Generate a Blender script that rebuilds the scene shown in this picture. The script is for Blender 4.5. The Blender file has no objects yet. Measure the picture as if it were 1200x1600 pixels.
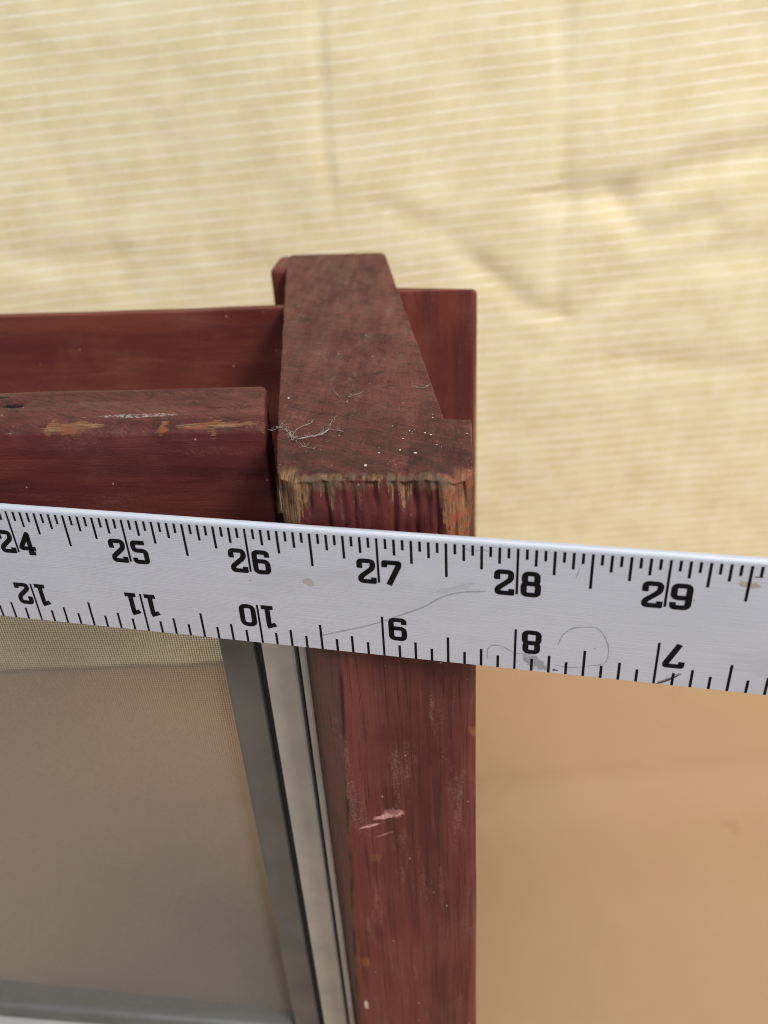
import bpy, bmesh, math, random
from mathutils import Vector, Matrix, noise
IN = 0.0254
random.seed(7)
scene = bpy.context.scene
C = scene.collection

# ---------------------------------------------------------------- camera
cam_d = bpy.data.cameras.new('camera'); cam = bpy.data.objects.new('camera', cam_d); C.objects.link(cam)
MX = Vector((0.99601, -0.00846, -0.08883)); MY = Vector((0.07205, -0.51107, 0.85651)); MZ = Vector((-0.05265, -0.85950, -0.50842))
# columns of the camera matrix: right, up, back (world axes given in image axes right/down/forward)
right = Vector((MX[0], MY[0], MZ[0])); down = Vector((MX[1], MY[1], MZ[1])); fwd = Vector((MX[2], MY[2], MZ[2]))
m = Matrix((right, -down, -fwd)).transposed().to_4x4()
m.translation = Vector((0.570, -4.842, 4.174)) * IN
cam.matrix_world = m
cam_d.sensor_fit = 'VERTICAL'; cam_d.sensor_height = 24.0; cam_d.lens = 24.0 * 1269.36 / 1600
cam_d.clip_start = 0.005; cam_d.clip_end = 50
cam_d.dof.use_dof = True; cam_d.dof.focus_distance = 6.45 * IN; cam_d.dof.aperture_fstop = 11.0
scene.camera = cam

# ---------------------------------------------------------------- light
w = bpy.data.worlds.new('World'); scene.world = w; w.use_nodes = True
bg = w.node_tree.nodes['Background']; bg.inputs['Color'].default_value = (0.92, 0.96, 1.0, 1); bg.inputs['Strength'].default_value = 0.38
def area(name, loc, target, sx, sy, power, col):
    d = bpy.data.lights.new(name, 'AREA'); d.shape = 'RECTANGLE'; d.size = sx; d.size_y = sy; d.energy = power; d.color = col
    o = bpy.data.objects.new(name, d); C.objects.link(o)
    o.location = Vector(loc) * IN
    o.rotation_euler = (Vector(target) - Vector(loc)).to_track_quat('-Z', 'Y').to_euler()
    return o
area('ceiling_tube_light', (36, -27, 42), (0, 3, -2), 0.60, 0.30, 23, (1.0, 0.965, 0.90))
area('ceiling_panel_light', (-10, -14, 66), (0, 3, -3), 0.9, 0.6, 8.5, (0.93, 0.96, 1.0))
vs = scene.view_settings
vs.view_transform = 'Standard'; vs.look = 'None'; vs.gamma = 1; vs.exposure = 0.0; vs.use_curve_mapping = False
scene.render.engine = 'CYCLES'; scene.cycles.filter_width = 1.0

# ---------------------------------------------------------------- helpers
def lin(r, g, b):
    f = lambda c: (c/255/12.92) if c/255 <= .04045 else ((c/255+.055)/1.055)**2.4
    return (f(r), f(g), f(b), 1)
class NT:
    def __init__(s, name):
        s.m = bpy.data.materials.new(name); s.m.use_nodes = True; s.t = s.m.node_tree
        s.b = s.t.nodes['Principled BSDF']
    def put(s, sock, v):
        if v is None: return
        if isinstance(v, bpy.types.NodeSocket): s.t.links.new(v, sock)
        else: sock.default_value = v
    def n(s, typ, **k):
        nd = s.t.nodes.new(typ)
        for a, b in k.items(): setattr(nd, a, b)
        return nd
    def attr(s, name='P'):
        return s.n('ShaderNodeAttribute', attribute_name=name).outputs['Vector']
    def fac(s, name):
        return s.n('ShaderNodeAttribute', attribute_name=name).outputs['Fac']
    def math(s, op, a, b=None, c=None, clamp=False):
        nd = s.n('ShaderNodeMath', operation=op, use_clamp=clamp)
        s.put(nd.inputs[0], a); s.put(nd.inputs[1], b); s.put(nd.inputs[2], c)
        return nd.outputs[0]
    def vmul(s, v, k):
        nd = s.n('ShaderNodeVectorMath', operation='MULTIPLY'); s.put(nd.inputs[0], v); nd.inputs[1].default_value = k
        return nd.outputs[0]
    def sep(s, v):
        nd = s.n('ShaderNodeSeparateXYZ'); s.put(nd.inputs[0], v); return nd.outputs
    def noise(s, v, scale, detail=4, rough=.55, dist=0):
        nd = s.n('ShaderNodeTexNoise'); s.put(nd.inputs['Vector'], v)
        nd.inputs['Scale'].default_value = scale; nd.inputs['Detail'].default_value = detail
        nd.inputs['Roughness'].default_value = rough; nd.inputs['Distortion'].default_value = dist
        return nd.outputs['Fac']
    def vor(s, v, scale):
        nd = s.n('ShaderNodeTexVoronoi'); s.put(nd.inputs['Vector'], v); nd.inputs['Scale'].default_value = scale
        return nd
    def rng(s, v, a, b, c=0., d=1.):
        nd = s.n('ShaderNodeMapRange'); nd.interpolation_type = 'SMOOTHSTEP'
        s.put(nd.inputs[0], v); s.put(nd.inputs[1], a); s.put(nd.inputs[2], b); s.put(nd.inputs[3], c); s.put(nd.inputs[4], d)
        return nd.outputs[0]
    def mix(s, f, a, b, blend='MIX'):
        nd = s.n('ShaderNodeMix', data_type='RGBA', blend_type=blend)
        s.put(nd.inputs[0], f); s.put(nd.inputs[6], a); s.put(nd.inputs[7], b)
        return nd.outputs[2]
    def ell(s, xyz, ax, cx, cz, rx, rz, rot=0., wob=None, wk=2.6):
        """soft ellipse mask in the plane given by ax (indices), wob = noise to roughen its rim"""
        x = s.math('SUBTRACT', xyz[ax[0]], cx); z = s.math('SUBTRACT', xyz[ax[1]], cz)
        c, q = math.cos(rot), math.sin(rot)
        xr = s.math('DIVIDE', s.math('ADD', s.math('MULTIPLY', x, c), s.math('MULTIPLY', z, q)), rx)
        zr = s.math('DIVIDE', s.math('SUBTRACT', s.math('MULTIPLY', z, c), s.math('MULTIPLY', x, q)), rz)
        d = s.math('SQRT', s.math('ADD', s.math('POWER', s.math('ABSOLUTE', xr), 2.), s.math('POWER', s.math('ABSOLUTE', zr), 2.)))
        if wob is not None: d = s.math('ADD', d, s.math('MULTIPLY', s.math('SUBTRACT', wob, .5), wk))
        return s.rng(d, 1.05, .75)
    def bump(s, h, strength, dist):
        nd = s.n('ShaderNodeBump'); nd.inputs['Strength'].default_value = strength; nd.inputs['Distance'].default_value = dist * IN
        s.put(nd.inputs['Height'], h); s.put(s.b.inputs['Normal'], nd.outputs[0])
    def out(s, col=None, rough=None, metal=None, spec=None):
        s.put(s.b.inputs['Base Color'], col); s.put(s.b.inputs['Roughness'], rough)
        s.put(s.b.inputs['Metallic'], metal); s.put(s.b.inputs['Specular IOR Level'], spec)
        return s.m

def store_P(me, fn=None):
    a = me.attributes.new('P', 'FLOAT_VECTOR', 'POINT')
    flat = []
    for v in me.vertices: flat += list(fn(v.co) if fn else v.co)
    a.data.foreach_set('vector', flat)

def finish(name, me, mat, parent=None, smooth=False, origin=(0, 0, 0), keepP=False):
    """me is in inches, world axes; becomes an object in metres, placed relative to its parent's base"""
    if not keepP: store_P(me)
    o = bpy.data.objects.new(name, me); C.objects.link(o)
    base = Vector(origin)
    for v in me.vertices: v.co = (v.co - base) * IN
    if smooth: me.polygons.foreach_set('use_smooth', [True]*len(me.polygons))
    me.materials.append(mat); me.update()
    if parent: o.parent = parent
    else: o.location = base * IN
    return o
def bm_me(bm, name='mesh'):
    bmesh.ops.recalc_face_normals(bm, faces=bm.faces)
    me = bpy.data.meshes.new(name); bm.to_mesh(me); bm.free(); return me
def box(bm, x0, x1, y0, y1, z0, z1):
    vs_ = [bm.verts.new(p) for p in ((x0,y0,z0),(x1,y0,z0),(x1,y1,z0),(x0,y1,z0),(x0,y0,z1),(x1,y0,z1),(x1,y1,z1),(x0,y1,z1))]
    for f in ((0,3,2,1),(4,5,6,7),(0,1,5,4),(1,2,6,5),(2,3,7,6),(3,0,4,7)): bm.faces.new([vs_[i] for i in f])
def prism(bm, pts, z0, z1):
    a = [bm.verts.new((x, y, z0)) for x, y in pts]; b = [bm.verts.new((x, y, z1)) for x, y in pts]
    bm.faces.new(a[::-1]); bm.faces.new(b); n = len(pts)
    for i in range(n): bm.faces.new((a[i], a[(i+1) % n], b[(i+1) % n], b[i]))
def bevel(bm, off, seg=2):
    bmesh.ops.bevel(bm, geom=bm.edges[:], offset=off, segments=seg, profile=.6, affect='EDGES')
def remeshed(bm, voxel):
    """closed solid -> even dense skin (so chips, dents and cracks can be carved into it)"""
    me = bm_me(bm); o = bpy.data.objects.new('tmp', me); C.objects.link(o)
    md = o.modifiers.new('r', 'REMESH'); md.mode = 'VOXEL'; md.voxel_size = voxel; md.adaptivity = 0
    dg = bpy.context.evaluated_depsgraph_get()
    r = bpy.data.meshes.new_from_object(o.evaluated_get(dg))
    bpy.data.objects.remove(o); bpy.data.meshes.remove(me)
    return r
def N(x, y=0., z=0.): return noise.noise(Vector((x, y, z)))
def empty(name, base, label, cat):
    o = bpy.data.objects.new(name, None); C.objects.link(o); o.location = Vector(base) * IN
    o.empty_display_size = .02; o['label'] = label; o['category'] = cat
    return o
def sstep(a, b, x):
    t = max(0., min(1., (x-a)/(b-a))); return t*t*(3-2*t)

# ---------------------------------------------------------------- materials
ZT = 1.485; YF = 0.145; FZ = -8.0
def paint(name, grain=(1, 1, 8), kind='plain', light=1.0, top=False, streak=1.0):
    s = NT(name); P = s.attr(); xyz = s.sep(P)
    # grain: multiply the axis ALONG the grain by a small number
    g = s.vmul(P, grain)
    g1 = s.noise(g, 2.2, 5, .6); g2 = s.noise(g, 7, 4, .6); blot = s.noise(P, 1.3, 4, .6); fine = s.noise(P, 38, 3, .6)
    col = s.mix(s.rng(g1, .35, .68), lin(82, 35, 37), lin(108, 54, 50))
    col = s.mix(s.math('MULTIPLY', s.rng(g2, .52, .72), .55), col, lin(66, 28, 32))
    col = s.mix(s.math('MULTIPLY', s.rng(blot, .45, .7), .45), col, lin(114, 66, 60))
    thin = s.noise(s.vmul(P, tuple(q*q**.25 for q in grain)), 26, 4, .65)
    col = s.mix(s.math('MULTIPLY', s.rng(thin, .54, .68), .5*streak), col, lin(56, 24, 27))
    col = s.mix(s.math('MULTIPLY', s.rng(thin, .46, .32), .35*streak), col, lin(128, 74, 67))
    # grey-pink scuffs, stretched along the grain
    sc = s.math('MULTIPLY', s.rng(s.noise(s.vmul(P, tuple(q*1.3+.15 for q in grain)), 3.7, 5, .7), .52, .70), s.rng(fine, .36, .62))
    col = s.mix(s.math('MULTIPLY', sc, .5*max(.35, streak*1.6 if streak < .6 else 1.)), col, lin(150, 112, 106))
    if top:   # settled dust and grime on faces that look up
        nz = s.sep(s.n('ShaderNodeNewGeometry').outputs['Normal'])[2]
        d = s.math('MULTIPLY', s.rng(nz, .4, .9), s.math('MULTIPLY', s.rng(s.noise(P, 3.1, 5, .65), .30, .6), s.rng(xyz[1], 4.5, 1.2, .25, 1.)))
        col = s.mix(s.math('MULTIPLY', d, .35), col, lin(98, 58, 49))
        dk = s.math('MULTIPLY', s.rng(nz, .4, .9), s.rng(s.noise(s.vmul(P, (1.2, 1.0, 1)), 4.5, 6, .75, .9), .50, .66))
        col = s.mix(s.math('MULTIPLY', dk, .7), col, lin(50, 30, 28))
        ro = s.n('ShaderNodeVectorRotate', rotation_type='Z_AXIS'); s.put(ro.inputs['Vector'], P); ro.inputs['Angle'].default_value = .55
        sw = s.noise(s.vmul(ro.outputs[0], (.5, 4, 1)), 9, 5, .75, .5)
        col = s.mix(s.math('MULTIPLY', s.math('MULTIPLY', s.rng(nz, .4, .9), s.rng(sw, .55, .66)), .4), col, lin(134, 76, 66))
        col = s.mix(s.math('MULTIPLY', s.math('MULTIPLY', s.rng(nz, .4, .9), s.rng(sw, .48, .36)), .75), col, lin(52, 27, 27))
        gr_ = s.math('MULTIPLY', s.rng(nz, .4, .9), s.math('MULTIPLY', s.rng(xyz[1], 1.5, .35), s.rng(s.noise(s.vmul(ro.outputs[0], (1, 2, 1)), 3.2, 6, .75, .8), .40, .58)))
        col = s.mix(s.math('MULTIPLY', gr_, .65), col, lin(52, 35, 30))
        col = s.mix(s.math('MULTIPLY', s.math('MULTIPLY', s.rng(nz, .4, .9), s.rng(s.noise(P, 45, 4, .7), .54, .64)), .6), col, lin(44, 30, 28))
    # tiny pale specks
    vo = s.vor(P, 9.0)
    rsel = s.sep(vo.outputs['Color'])[0]
    sp = s.math('MULTIPLY', s.rng(vo.outputs['Distance'], .10, .06), s.rng(rsel, .80, .84))
    col = s.mix(s.math('MULTIPLY', sp, .75), col, lin(190, 168, 155))
    rawf = None
    woodn = s.noise(g, 9, 5, .65)
    raw = s.mix(s.rng(woodn, .35, .7), lin(108, 74, 52), lin(156, 122, 90))
    fib = s.noise(s.vmul(P, tuple(3.2*q if q > .5 else q*.9 for q in grain)), 26, 5, .75)
    raw = s.mix(s.math('MULTIPLY', s.rng(fib, .46, .60), .85), raw, lin(62, 38, 30))
    if kind == 'arm':
        dep = s.math('ADD', s.math('SUBTRACT', ZT, xyz[2]), s.math('MULTIPLY', s.math('MAXIMUM', s.math('SUBTRACT', xyz[1], YF+.05), 0.), 2.2))
        comb = s.n('ShaderNodeCombineXYZ'); s.put(comb.inputs[0], xyz[0])
        nx = s.noise(comb.outputs[0], 7.5, 3, .7)
        amp = s.math('ADD', s.rng(nx, .42, .66, .0, .30), s.rng(xyz[0], -.46, -.66, 0., .62))
        amp = s.math('ADD', amp, s.rng(xyz[0], .43, .55, 0., .5))
        amp = s.math('ADD', amp, s.math('MULTIPLY', s.math('SUBTRACT', s.noise(s.vmul(P, (1, 1, .25)), 34, 5, .75), .5), .75))
        rawf = s.rng(s.math('SUBTRACT', amp, dep), .0, .03)
        # not on the top away from the rim
        rawf = s.math('MULTIPLY', rawf, s.math('MAXIMUM', s.rng(xyz[1], YF+.11, YF+.05), s.math('MULTIPLY', s.rng(s.math('ABSOLUTE', xyz[0]), .52, .62), s.rng(xyz[1], YF+.26, YF+.14))))
        raw = s.mix(s.math('MULTIPLY', s.rng(xyz[0], .38, .55), s.rng(s.noise(P, 9, 5, .75), .40, .60, .15, .9)), raw, lin(150, 82, 58))
        raw = s.mix(s.math('MULTIPLY', s.rng(s.noise(P, 14, 4, .7), .52, .64), .6), raw, lin(84, 70, 62))
        # grey furred rim
        rim = s.math('MULTIPLY', s.rng(dep, .13, .05), s.math('MULTIPLY', s.rng(s.noise(P, 6, 4, .7), .42, .56), s.rng(xyz[1], YF+.14, YF+.06)))
        raw = s.mix(s.math('MULTIPLY', rim, .8), raw, lin(92, 78, 70)); rawf = s.math('MAXIMUM', rawf, s.math('MULTIPLY', rim, .8))
    if kind == 'rail':
        e = s.math('ADD', s.math('SUBTRACT', xyz[1], 1.05), s.math('MULTIPLY', s.math('SUBTRACT', ZT, xyz[2]), 2.0))
        comb = s.n('ShaderNodeCombineXYZ'); s.put(comb.inputs[0], xyz[0])
        nx = s.noise(comb.outputs[0], 2.6, 4, .65)
        amp = s.math('ADD', s.rng(nx, .44, .62, 0., .20), s.math('MULTIPLY', s.math('SUBTRACT', s.noise(s.vmul(P, (.3, 1, 1)), 16, 4, .7), .5), .55))
        big = s.math('MAXIMUM', s.ell(xyz, (0, 1), -2.60, 1.14, .24, .075, 0, s.noise(s.vmul(P, (.35, 1, 1)), 13, 6, .85, .6)), s.ell(xyz, (0, 1), -1.40, 1.14, .36, .045, .03, s.noise(s.vmul(P, (.3, 1, 1)), 14, 6, .85, .6)))
        rawf = s.math('MAXIMUM', s.math('MULTIPLY', s.rng(s.math('SUBTRACT', amp, e), 0., .05), s.rng(e, -.1, .02)), big)
        rawf = s.math('MULTIPLY', rawf, s.rng(e, .36, .22))
        pale = s.ell(xyz, (0, 1), -2.15, 1.33, .36, .045, .03, s.noise(s.vmul(P, (.3, 1, 1)), 14, 5, .75))
        col = s.mix(s.math('MULTIPLY', pale, s.rng(fine, .4, .6, 0., .7)), col, lin(176, 160, 158))
        raw = s.mix(s.rng(s.noise(P, 5, 3), .45, .6), raw, lin(124, 74, 52))
        hole = s.math('MAXIMUM', s.ell(xyz, (0, 1), -3.36, 1.64, .11, .045, .1, s.noise(P, 12)), s.ell(xyz, (0, 1), -3.62, 1.80, .12, .04, 0., s.noise(P, 12)))
        col = s.mix(hole, col, lin(24, 16, 14))
    if kind == 'post':
        wob = s.noise(P, 12, 4, .7)
        # dirty band along the left arris, narrowing downwards
        edge = s.math('ADD', -.37, s.math('MULTIPLY', xyz[2], .042))
        band = s.rng(s.math('SUBTRACT', xyz[0], edge), .012, -.012)
        col = s.mix(s.math('MULTIPLY', band, s.rng(wob, .3, .6, .45, .85)), col, lin(80, 62, 56))
        ln = s.math('MULTIPLY', s.rng(s.math('ABSOLUTE', s.math('SUBTRACT', xyz[0], edge)), .03, .0), s.rng(s.noise(s.vmul(P, (1, 1, .3)), 6), .4, .6))
        col = s.mix(s.math('MULTIPLY', ln, .9), col, lin(40, 20, 20))
        chip = s.math('MAXIMUM', s.ell(xyz, (0, 2), -.10, -2.06, .13, .035, .35, wob), s.ell(xyz, (0, 2), -.26, -2.20, .14, .016, .42, wob))
        chip2 = s.math('MAXIMUM', s.ell(xyz, (0, 2), -.03, -2.02, .09, .06, .2, wob), s.ell(xyz, (0, 2), -.14, -2.32, .1, .012, .5, wob))
        col = s.mix(s.math('MULTIPLY', chip2, .5), col, lin(190, 130, 128)); col = s.mix(s.math('MULTIPLY', chip, s.rng(fine, .3, .55, .55, 1.)), col, lin(206, 154, 154))
        wob = s.noise(s.vmul(P, (1, 1, .5)), 26, 4, .75)
        og = s.math('MAXIMUM', s.ell(xyz, (0, 2), -.44, -4.43, .055, .10, 0, wob), s.math('MULTIPLY', s.ell(xyz, (0, 2), -.23, -2.66, .07, .06, .3, wob), .5))
        og = s.math('MAXIMUM', og, s.ell(xyz, (0, 2), .70, -1.0, .03, .09, .4, wob))
        col = s.mix(s.math('MULTIPLY', og, .8), col, lin(138, 82, 42))
        wh = s.math('MULTIPLY', s.ell(xyz, (0, 2), -.49, -5.26, .028, .09, 0, wob), .85)
        col = s.mix(wh, col, lin(205, 190, 185))
    if kind == 'board':
        nx = s.noise(s.vmul(P, (1, 1, .2)), 9, 4, .7)
        rawf = s.math('MULTIPLY', s.math('MULTIPLY', s.rng(xyz[0], .79, .825), s.rng(nx, .3, .45)), s.rng(xyz[2], 1.0, .3))
    if rawf is not None:
        if isinstance(raw, bpy.types.NodeSocket): col = s.mix(rawf, col, raw)
    if light != 1.0: col = s.mix(1.0, col, (light*1.06, light, light*.84, 1), 'MULTIPLY')
    rough = s.rng(g2, .3, .7, .42, .62)
    if rawf is not None: rough = s.math('MAXIMUM', rough, s.math('MULTIPLY', rawf, .85))
    h = s.math('ADD', s.math('MULTIPLY', g2, .6), s.math('MULTIPLY', fine, .35))
    h = s.math('SUBTRACT', h, s.math('MULTIPLY', s.rng(thin, .5, .7), .7*streak))
    s.bump(h, .7, .014)
    return s.out(col, rough, 0., .20 if top else .34)

def metal(name, c, rough, metallic):
    s = NT(name); P = s.attr(); b = s.noise(P, 1.6, 4); st = s.noise(s.vmul(P, (30, 30, .6)), 2.0, 3)
    col = s.mix(s.rng(b, .3, .7), c, tuple(q*.82 for q in c[:3])+(1,))
    col = s.mix(s.math('MULTIPLY', s.rng(s.noise(P, 11, 4, .7), .6, .72), .25), col, tuple(q*.45 for q in c[:3])+(1,))
    s.bump(st, .15, .01)
    return s.out(col, s.rng(b, .3, .7, rough-.06, rough+.08), metallic, .5)

def plain(name, c, rough=.6, spec=.3):
    s = NT(name); n_ = s.noise(s.attr(), 20, 3)
    col = s.mix(s.rng(n_, .3, .7), c, tuple(q*.8 for q in c[:3])+(1,))
    return s.out(col, rough, 0., spec)

# ================================================================ the setting
# ---- floor: one sheet of tan paper-like covering with faint creases
def floor_h(x, y):
    h = .005*N(x*.35, y*.35, 3.1) + .004*N(x*1.3, y*1.3, 8)
    yl = 5.61 + (x-.96)*.138            # long crease
    d = y - yl
    h += (.11*math.exp(-(d/.08)**2)*(.7+.6*N(x*.8,2,1))) - .12*sstep(0, .9, -d)*sstep(2.6, .9, -d)
    for k, (x0, sl) in enumerate(((2.2, -.28), (2.9, -.33), (3.8, -.25), (4.6, -.4))):   # soft radiating wrinkles
        dd = x - (x0 + sl*(y-3.)); h += .012*math.exp(-(dd/.16)**2)*sstep(5.2, 3.6, y)
    return h
me = bpy.data.meshes.new('floor')
xs = [-16+.2*i for i in range(161)]; ys = [-12+.2*j for j in range(131)]
vv = [(x, y, FZ + floor_h(x, y)) for y in ys for x in xs]; nx_ = len(xs)
me.from_pydata(vv, [], [(j*nx_+i, j*nx_+i+1, (j+1)*nx_+i+1, (j+1)*nx_+i) for j in range(len(ys)-1) for i in range(nx_-1)])
s = NT('tan_floor_paper'); P = s.attr(); xyz = s.sep(P)
c_ = s.mix(s.rng(s.noise(P, .35, 3), .35, .65), lin(178, 147, 113), lin(177, 144, 114))
c_ = s.mix(s.math('MULTIPLY', s.rng(s.noise(P, 2.2, 5, .6), .45, .75), .08), c_, lin(194, 162, 124))
c_ = s.mix(s.math('MULTIPLY', s.noise(P, 60, 2), .12), c_, lin(160, 122, 84))
c_ = s.mix(s.math('MULTIPLY', s.ell(xyz, (0, 1), 5.35, 5.0, .16, .13, .3, s.noise(P, 5, 3)), .18), c_, lin(140, 104, 72))
s.bump(s.noise(P, 5, 5), .12, .05)
o = finish('floor', me, s.out(c_, .55, 0, .25), smooth=True); o['kind'] = 'structure'

# ---- ribbed cloth backdrop
PITCH = 0.178
def crease(x, t, pts, wdt, amp, skew=0.):
    """valley along a polyline of (x,t)"""
    best = 9e9; side = 0
    for (xa, ta), (xb, tb) in zip(pts, pts[1:]):
        dx, dt = xb-xa, tb-ta; L2 = dx*dx+dt*dt
        u_ = max(0., min(1., ((x-xa)*dx+(t-ta)*dt)/L2)); ex, et = x-(xa+u_*dx), t-(ta+u_*dt)
        d = math.hypot(ex, et)
        if d < best: best = d; side = (dx*et-dt*ex)
    e = best/(wdt*1.2)
    if e > 4: return 0
    return .7*amp*math.exp(-e*e) + .6*skew*math.copysign(1, side)*e*math.exp(-e*e)
def tilt(x, t): return .048*x
def cloth_y(x, z):
    t = z - FZ
    y = 9.28 + .075*x + .030*t
    y += .10*N(x*.22, t*.16, 1.7) + .035*N(x*.6, t*.45, 4.2) + .010*N(x*1.8, t*1.3, 9)
    y += crease(x, z, [(-1.36, 6), (-1.47, 4.4), (-1.55, 3.4), (-1.57, 2.6), (-1.49, 1.8), (-1.47, 1.0)], .06, .10*sstep(.9, 2.6, z), .06*sstep(.9, 2.6, z))
    y += crease(x, z, [(2.05, 6), (2.22, 4.2), (2.30, 2.6), (2.42, 1.6), (2.3, .6), (2.4, -.3)], .13, .045, .03)
    y += crease(x, z, [(2.4, 1.75), (3.6, 1.7), (4.5, 2.1), (6.2, 2.4)], .30, .11, -.10)
    y += crease(x, z, [(3.2, 1.5), (3.9, .8), (4.9, 1.1)], .22, .08, .05)
    y += crease(x, z, [(-.5, 1.5), (.3, 1.15), (.9, .62)], .20, .04, .03)
    y += crease(x, z, [(.95, .50), (1.45, .16), (1.85, -.25), (2.3, -.42)], .19, .075, .04)
    y += .02*N(x*.9+t*.7, t*.9-x*.4, 55) + .03*abs(N(x*.55-t*.5, t*.3, 66))*sstep(0, 3, x)
    y += crease(x, z, [(2.3, -1.0), (3.1, -.1), (4.6, .35), (6.6, .5)], .30, .06, .05)
    y += crease(x, z, [(3.8, -1.2), (5.2, -1.5), (7., -1.4)], .25, .05, -.03)
    y += crease(x, z, [(-3.0, .8), (-3.8, -.4), (-5.2, -.6)], .30, .05, .04)
    y += crease(x, z, [(-6.0, 2.6), (-5.6, 1.6), (-5.2, .4)], .22, .03, .02)
    y += crease(x, z, [(-7.6, 1.2), (-6.6, .9), (-5.2, 1.0)], .2, .03, .03)
    return y
prof = ((0, 0.), (.30, 0.), (.46, .001), (.56, .0075), (.64, .0075), (.78, .0))
cols = [-13 + .115*i for i in range(227)]
rows = []
k = 0
k = -6
while k*PITCH < 15.2:
    for f_, h_ in prof: rows.append((k*PITCH + f_*PITCH, h_))
    k += 1
vv = []; pp = []
for t, h in rows:
    for x in cols:
        z = FZ + .03 + t + tilt(x, t) + .03*N(x*.5, t*.4, 20) + .05*N(x*.17, t*.1, 31)
        z = max(z, FZ + .13 + .05*N(x*.6, 9, 9) + .0004*(t+2))
        h *= max(.2, .8 + .9*N(x*.45, t*.35, 40) + .35*N(x*2.1, t*.9, 12))
        vv.append((x, cloth_y(x, z) - h, z)); pp += [x, t, h]
me = bpy.data.meshes.new('cloth'); nx_ = len(cols)
me.from_pydata(vv, [], [(j*nx_+i, j*nx_+i+1, (j+1)*nx_+i+1, (j+1)*nx_+i) for j in range(len(rows)-1) for i in range(nx_-1)])
a = me.attributes.new('P', 'FLOAT_VECTOR', 'POINT'); a.data.foreach_set('vector', pp)
s = NT('cream_ribbed_cloth'); P = s.attr(); xyz = s.sep(P)
moire = s.noise(s.vmul(P, (1, 1.6, 0)), 1.1, 5, .62); m2 = s.noise(s.vmul(P, (1, .35, 0)), 3.0, 4, .6)
c_ = s.mix(s.rng(moire, .34, .66), lin(229, 213, 168), lin(239, 227, 188))
c_ = s.mix(s.math('MULTIPLY', s.rng(m2, .45, .7), .4), c_, lin(246, 235, 204))
ph = s.math('FRACT', s.math('DIVIDE', xyz[1], PITCH))
rib = s.math('MULTIPLY', s.rng(ph, .46, .56), s.rng(ph, .74, .64))
c_ = s.mix(s.math('MULTIPLY', s.math('MULTIPLY', rib, s.rng(s.noise(P, 2.5, 4), .3, .7, .35, 1.)), s.rng(s.noise(P, .45, 3), .35, .6, .65, 1.)), c_, lin(253, 247, 230))
under = s.math('MULTIPLY', s.rng(ph, .25, .44), s.rng(ph, .52, .46))
weave = s.noise(s.vmul(P, (60, 30, 0)), 1.0, 3, .6)
c_ = s.mix(s.math('MULTIPLY', s.rng(weave, .35, .7), .16), c_, lin(212, 190, 146))
s.put(s.b.inputs['Sheen Weight'], .25)
s.bump(weave, .25, .01)
cl = finish('backdrop_cloth', me, s.out(c_, s.rng(moire, .3, .7, .62, .45), 0, .35), smooth=True, keepP=True)
cl['label'] = 'cream cloth with fine horizontal ribs hanging wrinkled behind the red wood'; cl['category'] = 'cloth'

# ================================================================ the red wooden frame
base = (0, 2.5, FZ)
fr = empty('wooden_screen_frame', base, 'worn maroon painted wooden frame corner with an insect screen, behind the ruler', 'wooden frame')
M_arm = paint('maroon_paint_arm', (1.0, .16, .22), 'arm', top=True, streak=.5)
M_post = paint('maroon_paint_post', (1, 1, .06), 'post', streak=.85)
M_rail = paint('maroon_paint_rail', (.12, 1, 1), 'rail', top=True, streak=.22)
M_board = paint('maroon_paint_board', (.10, 1, 1), 'board', streak=.15, light=1.2)
M_boardr = paint('maroon_paint_end_board', (1, 1, .12), 'board', streak=.2, light=1.2)

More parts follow.
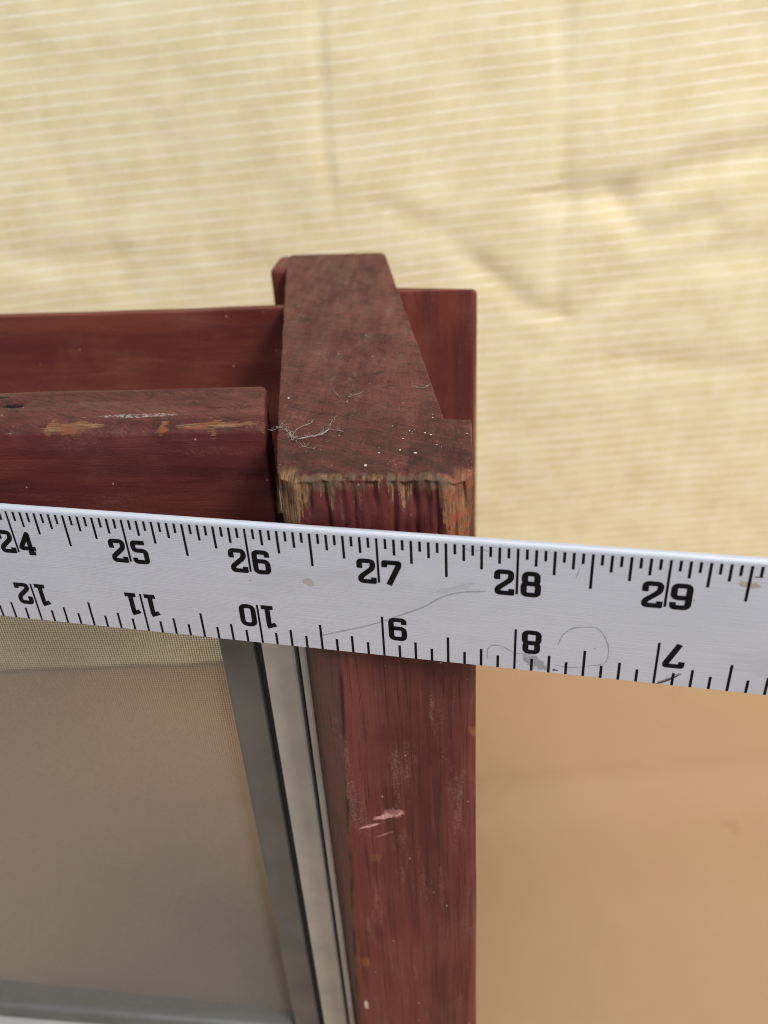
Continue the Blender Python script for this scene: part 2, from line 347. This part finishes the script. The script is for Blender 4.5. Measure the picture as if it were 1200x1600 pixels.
# ---- the top arm: front block with a notch, running back and to the left
GR = ((-.484, .022, .30), (-.357, .03, .5), (-.241, .012, .5), (-.162, .022, .5), (-.009, .034, .2), (.129, .02, .45), (.281, .02, .5), (.432, .028, .5), (.56, .02, .5))
bm = bmesh.new()
prism(bm, [(-.735, .34), (-.69, .22), (-.57, YF+.01), (.56, YF), (.66, .22), (.695, .33), (.692, 1.12), (.478, 1.15), (-.40, 6.80), (-.46, 6.90), (-1.74, 6.97), (-1.79, 6.86), (-1.66, 5.95), (-.91, 1.35)], .45, ZT)
me = remeshed(bm, .0145)
for v in me.vertices:
    x, y, z = v.co
    dz = ZT - z; dy = y - YF
    # rounded, chipped front rim
    if y < .62 and dz < .5:
        chip = .035 + .05*max(0., N(x*7, 2.2)) + .03*N(x*21, 7.7)
        r = max(0., dy) + max(0., dz)
        if r < chip*2.2:
            k_ = (1 - r/(chip*2.2)); v.co.z -= k_*chip*.55; v.co.y += k_*chip*.45
        # right corner broken back
        cr = sstep(.42, .66, x)*max(0., 1-(dy+.8*dz)/.42); v.co.z -= .07*cr; v.co.y += .05*cr
        cl_ = sstep(-.52, -.72, x)*max(0., 1-(dy+dz)/.40); v.co.z -= .05*cl_; v.co.y += .03*cl_
    if y < YF+.10 and dz > .02:
        for gx, gd, gl in GR:
            xx = gx + .012*N(z*5, gx*9)
            e = abs(x-xx)
            if e < .05:
                v.co.y += 1.35*gd*math.exp(-(e/.015)**2)*(1 if gl > .4 else sstep(gl+.1, gl-.1, dz))
        v.co.y += .010*N(x*6, 0, z*.8) + .006*N(x*22, 1, z*2.)
        if dz < .34: v.co.y += .04*sstep(.12, .34, N(x*11, 15, z*1.2))*sstep(.34, .10, dz)
        # splintered top of the fibres
        v.co.y += .03*max(0., N(x*16, 5, z*2.5))*sstep(.28, .05, dz)
    # sagging, slightly dished saw-cut top
    if dz < .05:
        v.co.z += .008*N(x*2, y*1.2, 5) + .004*N(x*7+y*4, y*3, 2) + .0025*N((x-y)*24, (x+y)*5, 3)
    # wavering side arrises
    v.co.x += .008*N(3, y*2.2, z*2) + .004*N(7, y*9, z*6)
finish('arm', me, M_arm, fr, smooth=True, origin=base)

# ---- post under the arm, down to the floor
bm = bmesh.new()
prism(bm, [(-.685, .30), (-.64, YF+.012), (.66, YF), (.715, .19), (.715, 1.1), (-.685, 1.1)], FZ, .443)
me = remeshed(bm, .036)
for v in me.vertices:
    x, y, z = v.co
    v.co.x += .03*(-z)/5.5*1.0 + .006*N(2, z*1.1, y*3)
    if y < YF+.1:
        v.co.y += .007*N(x*8, 3, z*.5) + .004*N(x*22, 3, z*1.1)
        eg = -.37 + .042*z
        v.co.y += .035*sstep(eg+.02, -.68, x)
finish('post', me, M_post, fr, smooth=True, origin=base)

# ---- front rail (left) with its tongue into the post
bm = bmesh.new(); prism(bm, [(-6.1, 1.05), (-.965, 1.05), (-1.135, 1.95), (-6.1, 1.95)], -.25, ZT)
me = remeshed(bm, .034)
for v in me.vertices:
    x, y, z = v.co
    e = max(0., y-1.05) + max(0., ZT-z)
    if e < .15:
        k_ = 1-e/.15; a_ = .03 + .04*max(0, N(x*2.2, 4))+.02*N(x*9, 1); v.co.z -= k_*a_; v.co.y += k_*a_*.7
    if z > ZT-.06: v.co.z += .012*N(x*1.2, y*2, 8)-.06*math.exp(-((x+3.36)/.1)**2-((y-1.64)/.05)**2)
    v.co.y += .006*N(x*.8, 3, z*5); v.co.x += .006*N(1, y*6, z*6)*(1 if x > -1.2 else 0)
finish('rail', me, M_rail, fr, smooth=True, origin=base)
bm = bmesh.new(); box(bm, -1.07, -.69, 1.12, 1.5, -.2, .42); bevel(bm, .015)
finish('rail_tongue', bm_me(bm), M_rail, fr, origin=base)

# ---- boards behind
bm = bmesh.new(); box(bm, -6.3, -1.36, 4.44, 4.58, -1.0, 1.452); bevel(bm, .02, 2)
bmesh.ops.subdivide_edges(bm, edges=[e for e in bm.edges if e.calc_length() > 2], cuts=40)
me = bm_me(bm)
for v in me.vertices: v.co.z += .012*N(v.co.x*.9, 5)*(v.co.z > .8); v.co.y += .01*N(v.co.x*.7, 2)
finish('back_board', me, M_board, fr, smooth=False, origin=base)
bm = bmesh.new()
prism(bm, [(-.16, 4.9), (.79, 4.9), (.84, 4.94), (.84, 5.06), (-.16, 5.06)], FZ, ZT)
for e in bm.edges: pass
bevel(bm, .03, 3)
me = bm_me(bm)
for v in me.vertices:
    if v.co.z > 1.3 and v.co.x > .75: v.co.z -= .07*sstep(.75, .84, v.co.x)
finish('end_board', me, M_boardr, fr, origin=base)
bm = bmesh.new(); box(bm, -1.94, -1.66, 6.2, 6.955, -.6, ZT-.004); bevel(bm, .10, 4)
finish('rear_cleat', bm_me(bm), M_boardr, fr, origin=base)
bm = bmesh.new(); box(bm, -1.68, -.55, 5.95, 6.85, FZ, .447); bevel(bm, .03)
finish('rear_post', bm_me(bm), M_boardr, fr, origin=base)
bm = bmesh.new(); box(bm, -6.3, -1.69, 5.95, 6.6, -1.0, -.3); bevel(bm, .03)
finish('rear_rail', bm_me(bm), M_board, fr, origin=base)

# ---- aluminium insect screen let into the opening
M_al = metal('pale_aluminium', (.60, .595, .575, 1), .42, .25)
M_ald = metal('dark_aluminium', (.17, .17, .165, 1), .5, .35)
M_blk = plain('spline_and_gap_black', (.045, .045, .043, 1), .7)  # black of the spline, also used as painted shade in the gap
M_wire = plain('grey_screen_wire', (.19, .187, .18, 1), .6, .3)
bm = bmesh.new(); box(bm, -1.185, -.885, .70, 1.0, -7.2, -.06); bevel(bm, .025)
scr = finish('screen_stile', bm_me(bm), M_al, fr, smooth=False, origin=base)
def sub(name, args, mat, bev=.02):
    bm = bmesh.new(); box(bm, *args); bevel(bm, bev, 2)
    o = finish(name, bm_me(bm), mat, scr, origin=base); return o
sub('outer_bead', (-.845, -.775, .68, .98, -7.2, -.06), M_al, .02)
sub('gap_shade_strip', (-.89, -.84, .80, .96, -7.2, -.06), M_blk, .008)  # black strip standing in for the shade in the gap between the metal bars
sub('spline', (-1.268, -1.18, .80, .98, -7.2, -.06), M_blk, .02)
sub('inner_bead', (-1.585, -1.262, .735, .98, -7.2, -.06), M_ald, .03)
bm = bmesh.new(); prism(bm, [(-6.0, .82), (-1.60, .68), (-1.60, .98), (-6.0, 1.22)], -7.25, -6.98); bevel(bm, .09, 3)
finish('bottom_bead', bm_me(bm), M_ald, scr, smooth=True, origin=base)
bm = bmesh.new(); box(bm, -6.0, -1.60, .45, 1.0, -7.4, -7.26); bevel(bm, .05)
finish('bottom_rail', bm_me(bm), M_al, scr, origin=base)
bm = bmesh.new(); box(bm, -6.05, -1.60, .60, 1.0, FZ, -7.41); bevel(bm, .05)
finish('sill', bm_me(bm), M_board, fr, origin=base)
# woven wires: real crossing strands
vv = []; ff = []
def strand(p, q, r, ax):
    i = len(vv)
    for c in (p, q):
        for k_ in range(4):
            a_ = math.pi/2*k_
            d = (math.cos(a_)*r, math.sin(a_)*r)
            vv.append((c[0]+d[0], c[1]+d[1], c[2]) if ax == 'z' else (c[0], c[1]+d[0], c[2]+d[1]))
    for k_ in range(4): ff.append((i+k_, i+(k_+1) % 4, i+4+(k_+1) % 4, i+4+k_))
pit = .024; r_ = .0033
x = -6.0
while x < -1.58: strand((x, .90, -6.97), (x, .90, -.1), r_, 'z'); x += pit
z = -6.95
while z < -.1: strand((-6.0, .895, z), (-1.58, .895, z), r_, 'x'); z += pit
me = bpy.data.meshes.new('mesh'); me.from_pydata(vv, [], ff)
o = finish('screen_mesh', me, M_wire, scr, origin=base); o['kind'] = 'stuff'

# ================================================================ the yardstick
UD = Vector((0.9898, -0.1425, 0)).normalized(); ND = Vector((-UD.y, UD.x, 0)).normalized()   # ND points away from the camera
H = 1.125; TH = .055
rb = UD*(18-27) + Vector((0, 0, 0))
rl = empty('yardstick', (rb.x, rb.y, 0.), 'silver aluminium ruler numbered 24 to 29 held across the wooden post', 'ruler')
def R2W(u, v, n=0.): q = UD*(u-27) + ND*n; return Vector((q.x, q.y, v))
def rmesh(name, verts2, faces, mat, n=0., parent=None):
    me = bpy.data.meshes.new(name)
    me.from_pydata([R2W(p[0], p[1], p[2] if len(p) > 2 else n) for p in verts2], [], faces)
    a = me.attributes.new('P', 'FLOAT_VECTOR', 'POINT'); fl = []
    for p in verts2: fl += [p[0], p[1], 0.]
    a.data.foreach_set('vector', fl)
    return finish(name, me, mat, parent or rl, origin=(rb.x, rb.y, 0), keepP=True)
s = NT('brushed_aluminium'); P = s.attr(); xyz = s.sep(P)
br = s.noise(s.vmul(P, (.7, 55, 1)), 2.4, 4, .6); cloud = s.noise(P, 1.3, 4); fine = s.noise(P, 50, 3)
c_ = s.mix(s.rng(br, .3, .7), (.575, .605, .695, 1), (.62, .65, .74, 1))
c_ = s.mix(s.math('MULTIPLY', s.rng(cloud, .4, .7), .3), c_, (.65, .68, .765, 1))
scr_ = s.rng(s.noise(s.vmul(P, (1.5, 14, 1)), 3.0, 5, .8, .8), .66, .72)
c_ = s.mix(s.math('MULTIPLY', scr_, .22), c_, (.28, .29, .33, 1))
smr = s.rng(s.noise(s.vmul(P, (1, 2.5, 1)), .9, 5, .65), .5, .7)
c_ = s.mix(s.math('MULTIPLY', smr, .18), c_, (.36, .37, .42, 1))
vo = s.vor(P, 5.0); dot = s.math('MULTIPLY', s.rng(vo.outputs['Distance'], .06, .03), s.rng(s.sep(vo.outputs['Color'])[0], .80, .84))
c_ = s.mix(s.math('MULTIPLY', dot, .6), c_, (.16, .16, .17, 1))
w1 = s.noise(P, 16, 4, .7)
st = s.math('MAXIMUM', s.math('MULTIPLY', s.ell(xyz, (0, 1), 26.455, .643, .05, .035, 0, w1), .55), s.math('MULTIPLY', s.ell(xyz, (0, 1), 29.505, .93, .075, .028, -.1, w1), .75))
c_ = s.mix(st, c_, (.42, .33, .24, 1))
gs = s.math('MULTIPLY', s.ell(xyz, (0, 1), 28.15, .09, .10, .05, -.5, w1), .55)
gs = s.math('MAXIMUM', gs, s.math('MULTIPLY', s.ell(xyz, (0, 1), 29.09, .05, .10, .016, .7, w1), .7))
gs = s.math('MAXIMUM', gs, s.math('MULTIPLY', s.ell(xyz, (0, 1), 27.55, .70, .18, .03, .35, w1), .16))
c_ = s.mix(gs, c_, (.14, .14, .15, 1))
s.bump(s.math('ADD', br, s.math('MULTIPLY', cloud, .6)), .3, .008)
M_rul = s.out(c_, s.rng(br, .3, .7, .42, .55), .22, .5)
# body: extruded section with a rounded, bright upper arris
sec = [(0., .004), (.004, 0.), (TH-.004, 0.), (TH, .004), (TH, H-.012)]
for k_ in range(1, 8):
    a_ = math.pi/2*k_/8*1.0; sec.append((TH-.012+.012*math.cos(a_), H-.012+.012*math.sin(a_)))
for k_ in range(0, 9):
    a_ = math.pi/2*k_/8; sec.append((.034-.034*math.sin(a_), H-.034+.034*math.cos(a_)))
us = [18 + .5*i for i in range(33)]
ns = len(sec); vv = [(u_, v_, n_) for u_ in us for n_, v_ in sec]
ff = [(j*ns+i, j*ns+(i+1) % ns, (j+1)*ns+(i+1) % ns, (j+1)*ns+i) for j in range(len(us)-1) for i in range(ns)]
ff += [tuple(range(ns)), tuple((len(us)-1)*ns+i for i in range(ns))[::-1]]
rmesh('blade', vv, ff, M_rul)
M_ink = plain('black_ink', (.006, .006, .007, 1), .6, .12)
EP = -.0012
# tick marks
def ticks(name, lst):
    vv = []; ff = []
    for u_, v0, v1, wd in lst:
        i = len(vv); vv += [(u_-wd, v0), (u_+wd, v0), (u_+wd, v1), (u_-wd, v1)]; ff.append((i, i+1, i+2, i+3))
    return rmesh(name, vv, ff, M_ink, EP)
up = []; lo = []
V1 = 1.083
for k_ in range(18*16+4, 34*16-3):
    u_ = k_/16
    L = .385 if k_ % 16 == 0 else .285 if k_ % 8 == 0 else .195 if k_ % 4 == 0 else .135 if k_ % 2 == 0 else .085
    up.append((u_, V1-L, V1, .0085 if k_ % 16 == 0 else .0095))
for k_ in range(18*8+2, 34*8-1):
    u_ = k_/8
    L = .383 if k_ % 8 == 0 else .245 if k_ % 4 == 0 else .165 if k_ % 2 == 0 else .12
    lo.append((u_+.0036, .004, L, .0095 if k_ % 8 else .0085))
ticks('upper_tick_marks', up); ticks('lower_tick_marks', lo)
# numerals: squared slab figures drawn as strokes
GL = {
 '0': [('c', [(.14, .13), (.86, .13), (.86, 1.47), (.14, 1.47)], .30)],
 '1': [('o', [(.52, .10), (.52, 1.40), (.50, 1.47), (.10, 1.30)], .02), ('o', [(.16, .10), (.88, .10)], 0)],
 '2': [('o', [(.13, 1.02), (.13, 1.47), (.87, 1.47), (.87, 1.02), (.17, .40), (.17, .12), (1.0, .12)], .20), ('o', [(.90, .02), (.90, .40)], 0), ('o', [(.02, 1.12), (.30, 1.12)], 0)],
 '3': [('o', [(.13, 1.12), (.13, 1.47), (.85, 1.47), (.85, .82), (.35, .82)], .22), ('o', [(.6, .82), (.87, .82), (.87, .13), (.13, .13), (.13, .48)], .22)],
 '4': [('o', [(.70, .02), (.70, 1.47), (.10, .52), (.10, .42), (1.04, .42)], .03), ('o', [(.48, .10), (.95, .10)], 0)],
 '5': [('o', [(.90, 1.47), (.15, 1.47), (.15, .92), (.87, .92), (.87, .13), (.13, .13), (.13, .40)], .18)],
 '6': [('o', [(.87, 1.16), (.87, 1.47), (.13, 1.47), (.13, .13), (.87, .13), (.87, .87), (.13, .87)], .24)],
 '7': [('o', [(.13, 1.16), (.13, 1.47), (.92, 1.47), (.92, 1.30), (.34, 0.)], .04)],
 '8': [('c', [(.13, .13), (.87, .13), (.87, .84), (.13, .84)], .22), ('c', [(.18, .842), (.82, .842), (.82, 1.47), (.18, 1.47)], .22)],
 '9': [('o', [(.13, .44), (.13, .13), (.87, .13), (.87, 1.47), (.13, 1.47), (.13, .73), (.87, .73)], .24)],
}
def roundpath(pts, r, closed):
    out = []; n = len(pts)
    for i, p in enumerate(pts):
        if not closed and i in (0, n-1): out.append(Vector(p)); continue
        p = Vector(p); a_ = Vector(pts[i-1])-p; b_ = Vector(pts[(i+1) % n])-p
        rr = min(r, a_.length*.48, b_.length*.48)
        if rr < .03: out.append(p); continue
        p0 = p+a_.normalized()*rr; p1 = p+b_.normalized()*rr
        for k_ in range(7):
            t = k_/6; out.append(p0*(1-t)**2 + p*2*t*(1-t) + p1*t*t)
    return out
def stroke(pts, closed, wx, wy):
    """ribbon with pen widths wx (for vertical strokes) and wy (for level ones)"""
    n = len(pts); Lp = []; Rp = []
    for i in range(n):
        if closed: d0 = pts[i]-pts[i-1]; d1 = pts[(i+1) % n]-pts[i]
        else:
            d0 = pts[i]-pts[i-1] if i else pts[1]-pts[0]; d1 = pts[i+1]-pts[i] if i < n-1 else d0
        d0 = d0.normalized(); d1 = d1.normalized(); t = (d0+d1)
        t = t.normalized() if t.length > 1e-6 else d1
        nn = Vector((-t.y, t.x)); c = max(.45, nn.dot(Vector((-d1.y, d1.x))))
        off = Vector((nn.x*wx, nn.y*wy))/c
        Lp.append(pts[i]+off); Rp.append(pts[i]-off)
    return Lp, Rp
def numeral(txt, u0, v0, flip, side):
    """txt split either side of its inch line; flip = printed upside down"""
    vv = []; ff = []; W = .134; S = W; e = 0
    for gi, (ch, off) in enumerate(side):
        for kind, pts, r in GL[ch]:
            path = roundpath(pts, r, kind == 'c'); Lp, Rp = stroke(path, kind == 'c', .158, .142)
            i = len(vv); n = len(path); e += 1
            for a_, b_ in zip(Lp, Rp):
                for q in (a_, b_):
                    du = off + q.x*S; dv = q.y*S*1.0
                    vv.append((u0-du, v0-dv, EP-.0003*e) if flip else (u0+du, v0+dv, EP-.0003*e))
            for k_ in range(n if kind == 'c' else n-1):
                k2 = (k_+1) % n; ff.append((i+2*k_, i+2*k_+1, i+2*k2+1, i+2*k2))
    return rmesh('numeral', vv, ff, M_ink)
for k_ in range(20, 33):
    t = str(k_); numeral(t, k_, .686, False, [(t[0], -.024-.134), (t[1], .030)])
    q = 36-k_; t = str(q)
    if q > 9: numeral(t, k_+.0036, .380, True, [(t[0], -.024-.125), (t[1], .022)])
    else: numeral(t, k_+.0036, .382, True, [(t, -.05-.134)])
# pencil marks and hairs
M_pen = plain('pencil_grey', (.38, .395, .44, 1), .6)
M_pend = plain('pencil_dark', (.06, .06, .065, 1), .6)
def scribble(name, pts, wd, mat):
    P_ = [Vector(p) for p in pts]; path = []
    for i in range(len(P_)-1):     # Catmull-Rom
        p0 = P_[max(0, i-1)]; p1 = P_[i]; p2 = P_[i+1]; p3 = P_[min(len(P_)-1, i+2)]
        for k_ in range(8):
            t = k_/8
            path.append(.5*((2*p1)+(p2-p0)*t+(2*p0-5*p1+4*p2-p3)*t*t+(3*p1-p0-3*p2+p3)*t**3))
    path.append(P_[-1])
    n = len(path); vv = []; ff = []
    for i, p in enumerate(path):
        d = (path[min(n-1, i+1)]-path[max(0, i-1)]).normalized(); w_ = wd*(.35+.65*abs(N(i*.35, wd*90))*1.5)*min(1., .25+i*.15, .25+(n-1-i)*.15)
        vv += [(p.x-d.y*w_, p.y+d.x*w_, EP*.6), (p.x+d.y*w_, p.y-d.x*w_, EP*.6)]
    for i in range(n-1): ff.append((2*i, 2*i+1, 2*i+3, 2*i+2))
    rmesh(name, vv, ff, mat)
scribble('pencil_mark', [(26.493, .138), (26.706, .215), (26.915, .296), (27.119, .399), (27.317, .505), (27.462, .614), (27.602, .672), (27.785, .701)], .012, M_pen)
scribble('pencil_mark', [(28.311, .273), (28.341, .371), (28.405, .438), (28.492, .46), (28.572, .458), (28.63, .39), (28.666, .276), (28.661, .174), (28.629, .133), (28.518, .1), (28.405, .072), (28.289, .087)], .006, M_pen)
scribble('pencil_mark', [(27.803, .071), (27.802, .165), (27.839, .212), (27.91, .209), (28.005, .16), (28.099, .16), (28.161, .119)], .006, M_pen)
scribble('pencil_mark', [(28.398, .878), (28.415, .949), (28.418, .966)], .005, M_pen)
scribble('pencil_mark', [(24.552, 1.047), (24.578, 1.003), (24.626, 1.036)], .005, M_pen)
scribble('pencil_mark', [(29.022, .004), (29.104, .053), (29.184, .119)], .012, M_pend)
scribble('pencil_mark', [(28.28, .03), (28.30, .035), (28.325, .03)], .012, M_pend)
scribble('pencil_mark', [(27.62, 1.06), (27.68, 1.035), (27.76, 1.05), (27.83, 1.03)], .004, M_pen)
scribble('pencil_mark', [(29.52, 1.0), (29.55, .998), (29.58, 1.0)], .007, M_pend)

# ================================================================ cobweb and dust on the arm
M_web = plain('dusty_web', (.36, .32, .28, 1), .9, .1)
ST = [([(-0.867, 1.033), (-0.79, 0.994), (-0.707, 0.831)], .010), ([(-0.707, 0.831), (-0.688, 0.99), (-0.629, 1.06), (-0.578, 1.113)], .006),
 ([(-0.707, 0.831), (-0.599, 0.675), (-0.485, 0.605)], .005), ([(-0.618, 0.793), (-0.534, 0.842), (-0.471, 0.874), (-0.429, 0.961)], .017),
 ([(-0.429, 0.961), (-0.43, 1.088), (-0.4, 1.218)], .006), ([(-0.424, 0.979), (-0.381, 0.941), (-0.31, 0.928)], .006),
 ([(-0.90, 0.963), (-0.865, 0.979), (-0.828, 1.032)], .004), ([(-0.852, 1.163), (-0.809, 1.013)], .004),
 ([(-0.505, 1.80), (-0.42, 1.6)], .004), ([(-0.349, 1.618), (-0.24, 1.697)], .004), ([(0.188, 1.804), (0.306, 1.797), (0.351, 1.86)], .005),
 ([(-0.738, 0.92), (-0.688, 0.762)], .013), ([(-.707, .831), (-.66, .80), (-.60, .80)], .010)]
vv = []; ff = []
def tube(pts, r0):
    n = len(pts); i0 = len(vv)
    for i, p in enumerate(pts):
        d = (pts[min(n-1, i+1)]-pts[max(0, i-1)]).normalized(); sd = Vector((-d.y, d.x, 0)).normalized(); upv = d.cross(sd)
        for k_ in range(5):
            a_ = 2*math.pi*k_/5; vv.append(p + (sd*math.cos(a_)+upv*math.sin(a_))*r0[i])
    for i in range(n-1):
        for k_ in range(5): ff.append((i0+i*5+k_, i0+i*5+(k_+1) % 5, i0+(i+1)*5+(k_+1) % 5, i0+(i+1)*5+k_))
for pts, r0 in ST:
    path = []; P_ = [Vector((p[0], p[1], 0)) for p in pts]
    for a_, b_ in zip(P_, P_[1:]):
        for k_ in range(7):
            q = a_.lerp(b_, k_/7); path.append(q + Vector((N(q.x*40, q.y*40)*.012, N(q.y*40, q.x*40, 4)*.012, 0)))
    path.append(P_[-1])
    for q in path: q.z = ZT + .006 + .012*abs(N(q.x*9, q.y*9, 2))
    tube(path, [r0*.42*(.45+1.1*abs(N(q.x*30, q.y*30, r0*99))) for q in path])
    for k_ in range(int(r0*1600)):        # fuzz
        q = random.choice(path); d = Vector((random.uniform(-1, 1), random.uniform(-1, 1), random.uniform(-.1, .5))).normalized()*random.uniform(.02, .06)
        tube([q, q+d*.5+Vector((0, 0, .004)), q+d], [.0011, .0009, .0006])
me = bpy.data.meshes.new('web'); me.from_pydata(vv, [], ff)
cw = finish('cobweb', me, M_web, origin=(-.65, .85, ZT))
cw['label'] = 'dusty grey tangle of cobweb on the top of the wooden arm'; cw['category'] = 'cobweb'
# dust specks lying on the top
M_dust = plain('pale_dust', (.62, .57, .50, 1), .9, .1)
bm = bmesh.new()
sp = [(-.082, .343, .014), (0, .541, .008), (.155, .583, .010), (.271, .532, .011), (.211, .917, .008), (.332, .877, .008), (.166, .781, .007), (.378, .841, .008), (.07, 1.012, .006), (.13, 1.469, .006), (.386, 1.164, .008), (-.869, 1.625, .014)]
for k_ in range(70):
    y = .35 + 3.2*random.random()**1.5; sp.append((random.uniform(-.72-.155*max(0, y-.5), .62 if y < 1.1 else .42-.155*(y-1.1)), y, random.uniform(.0015, .0036)))
for x, y, r_ in sp:
    mm = Matrix.Translation((x, y, ZT+.004)) @ Matrix.Diagonal((random.uniform(.7, 1.5), random.uniform(.6, 1.3), .6, 1))
    bmesh.ops.create_icosphere(bm, subdivisions=1, radius=r_, matrix=mm)
du = finish('dust_specks', bm_me(bm), M_dust, origin=(0, .9, ZT)); du['kind'] = 'stuff'
du['label'] = 'scattered pale dust specks on top of the wooden arm'; du['category'] = 'dust'
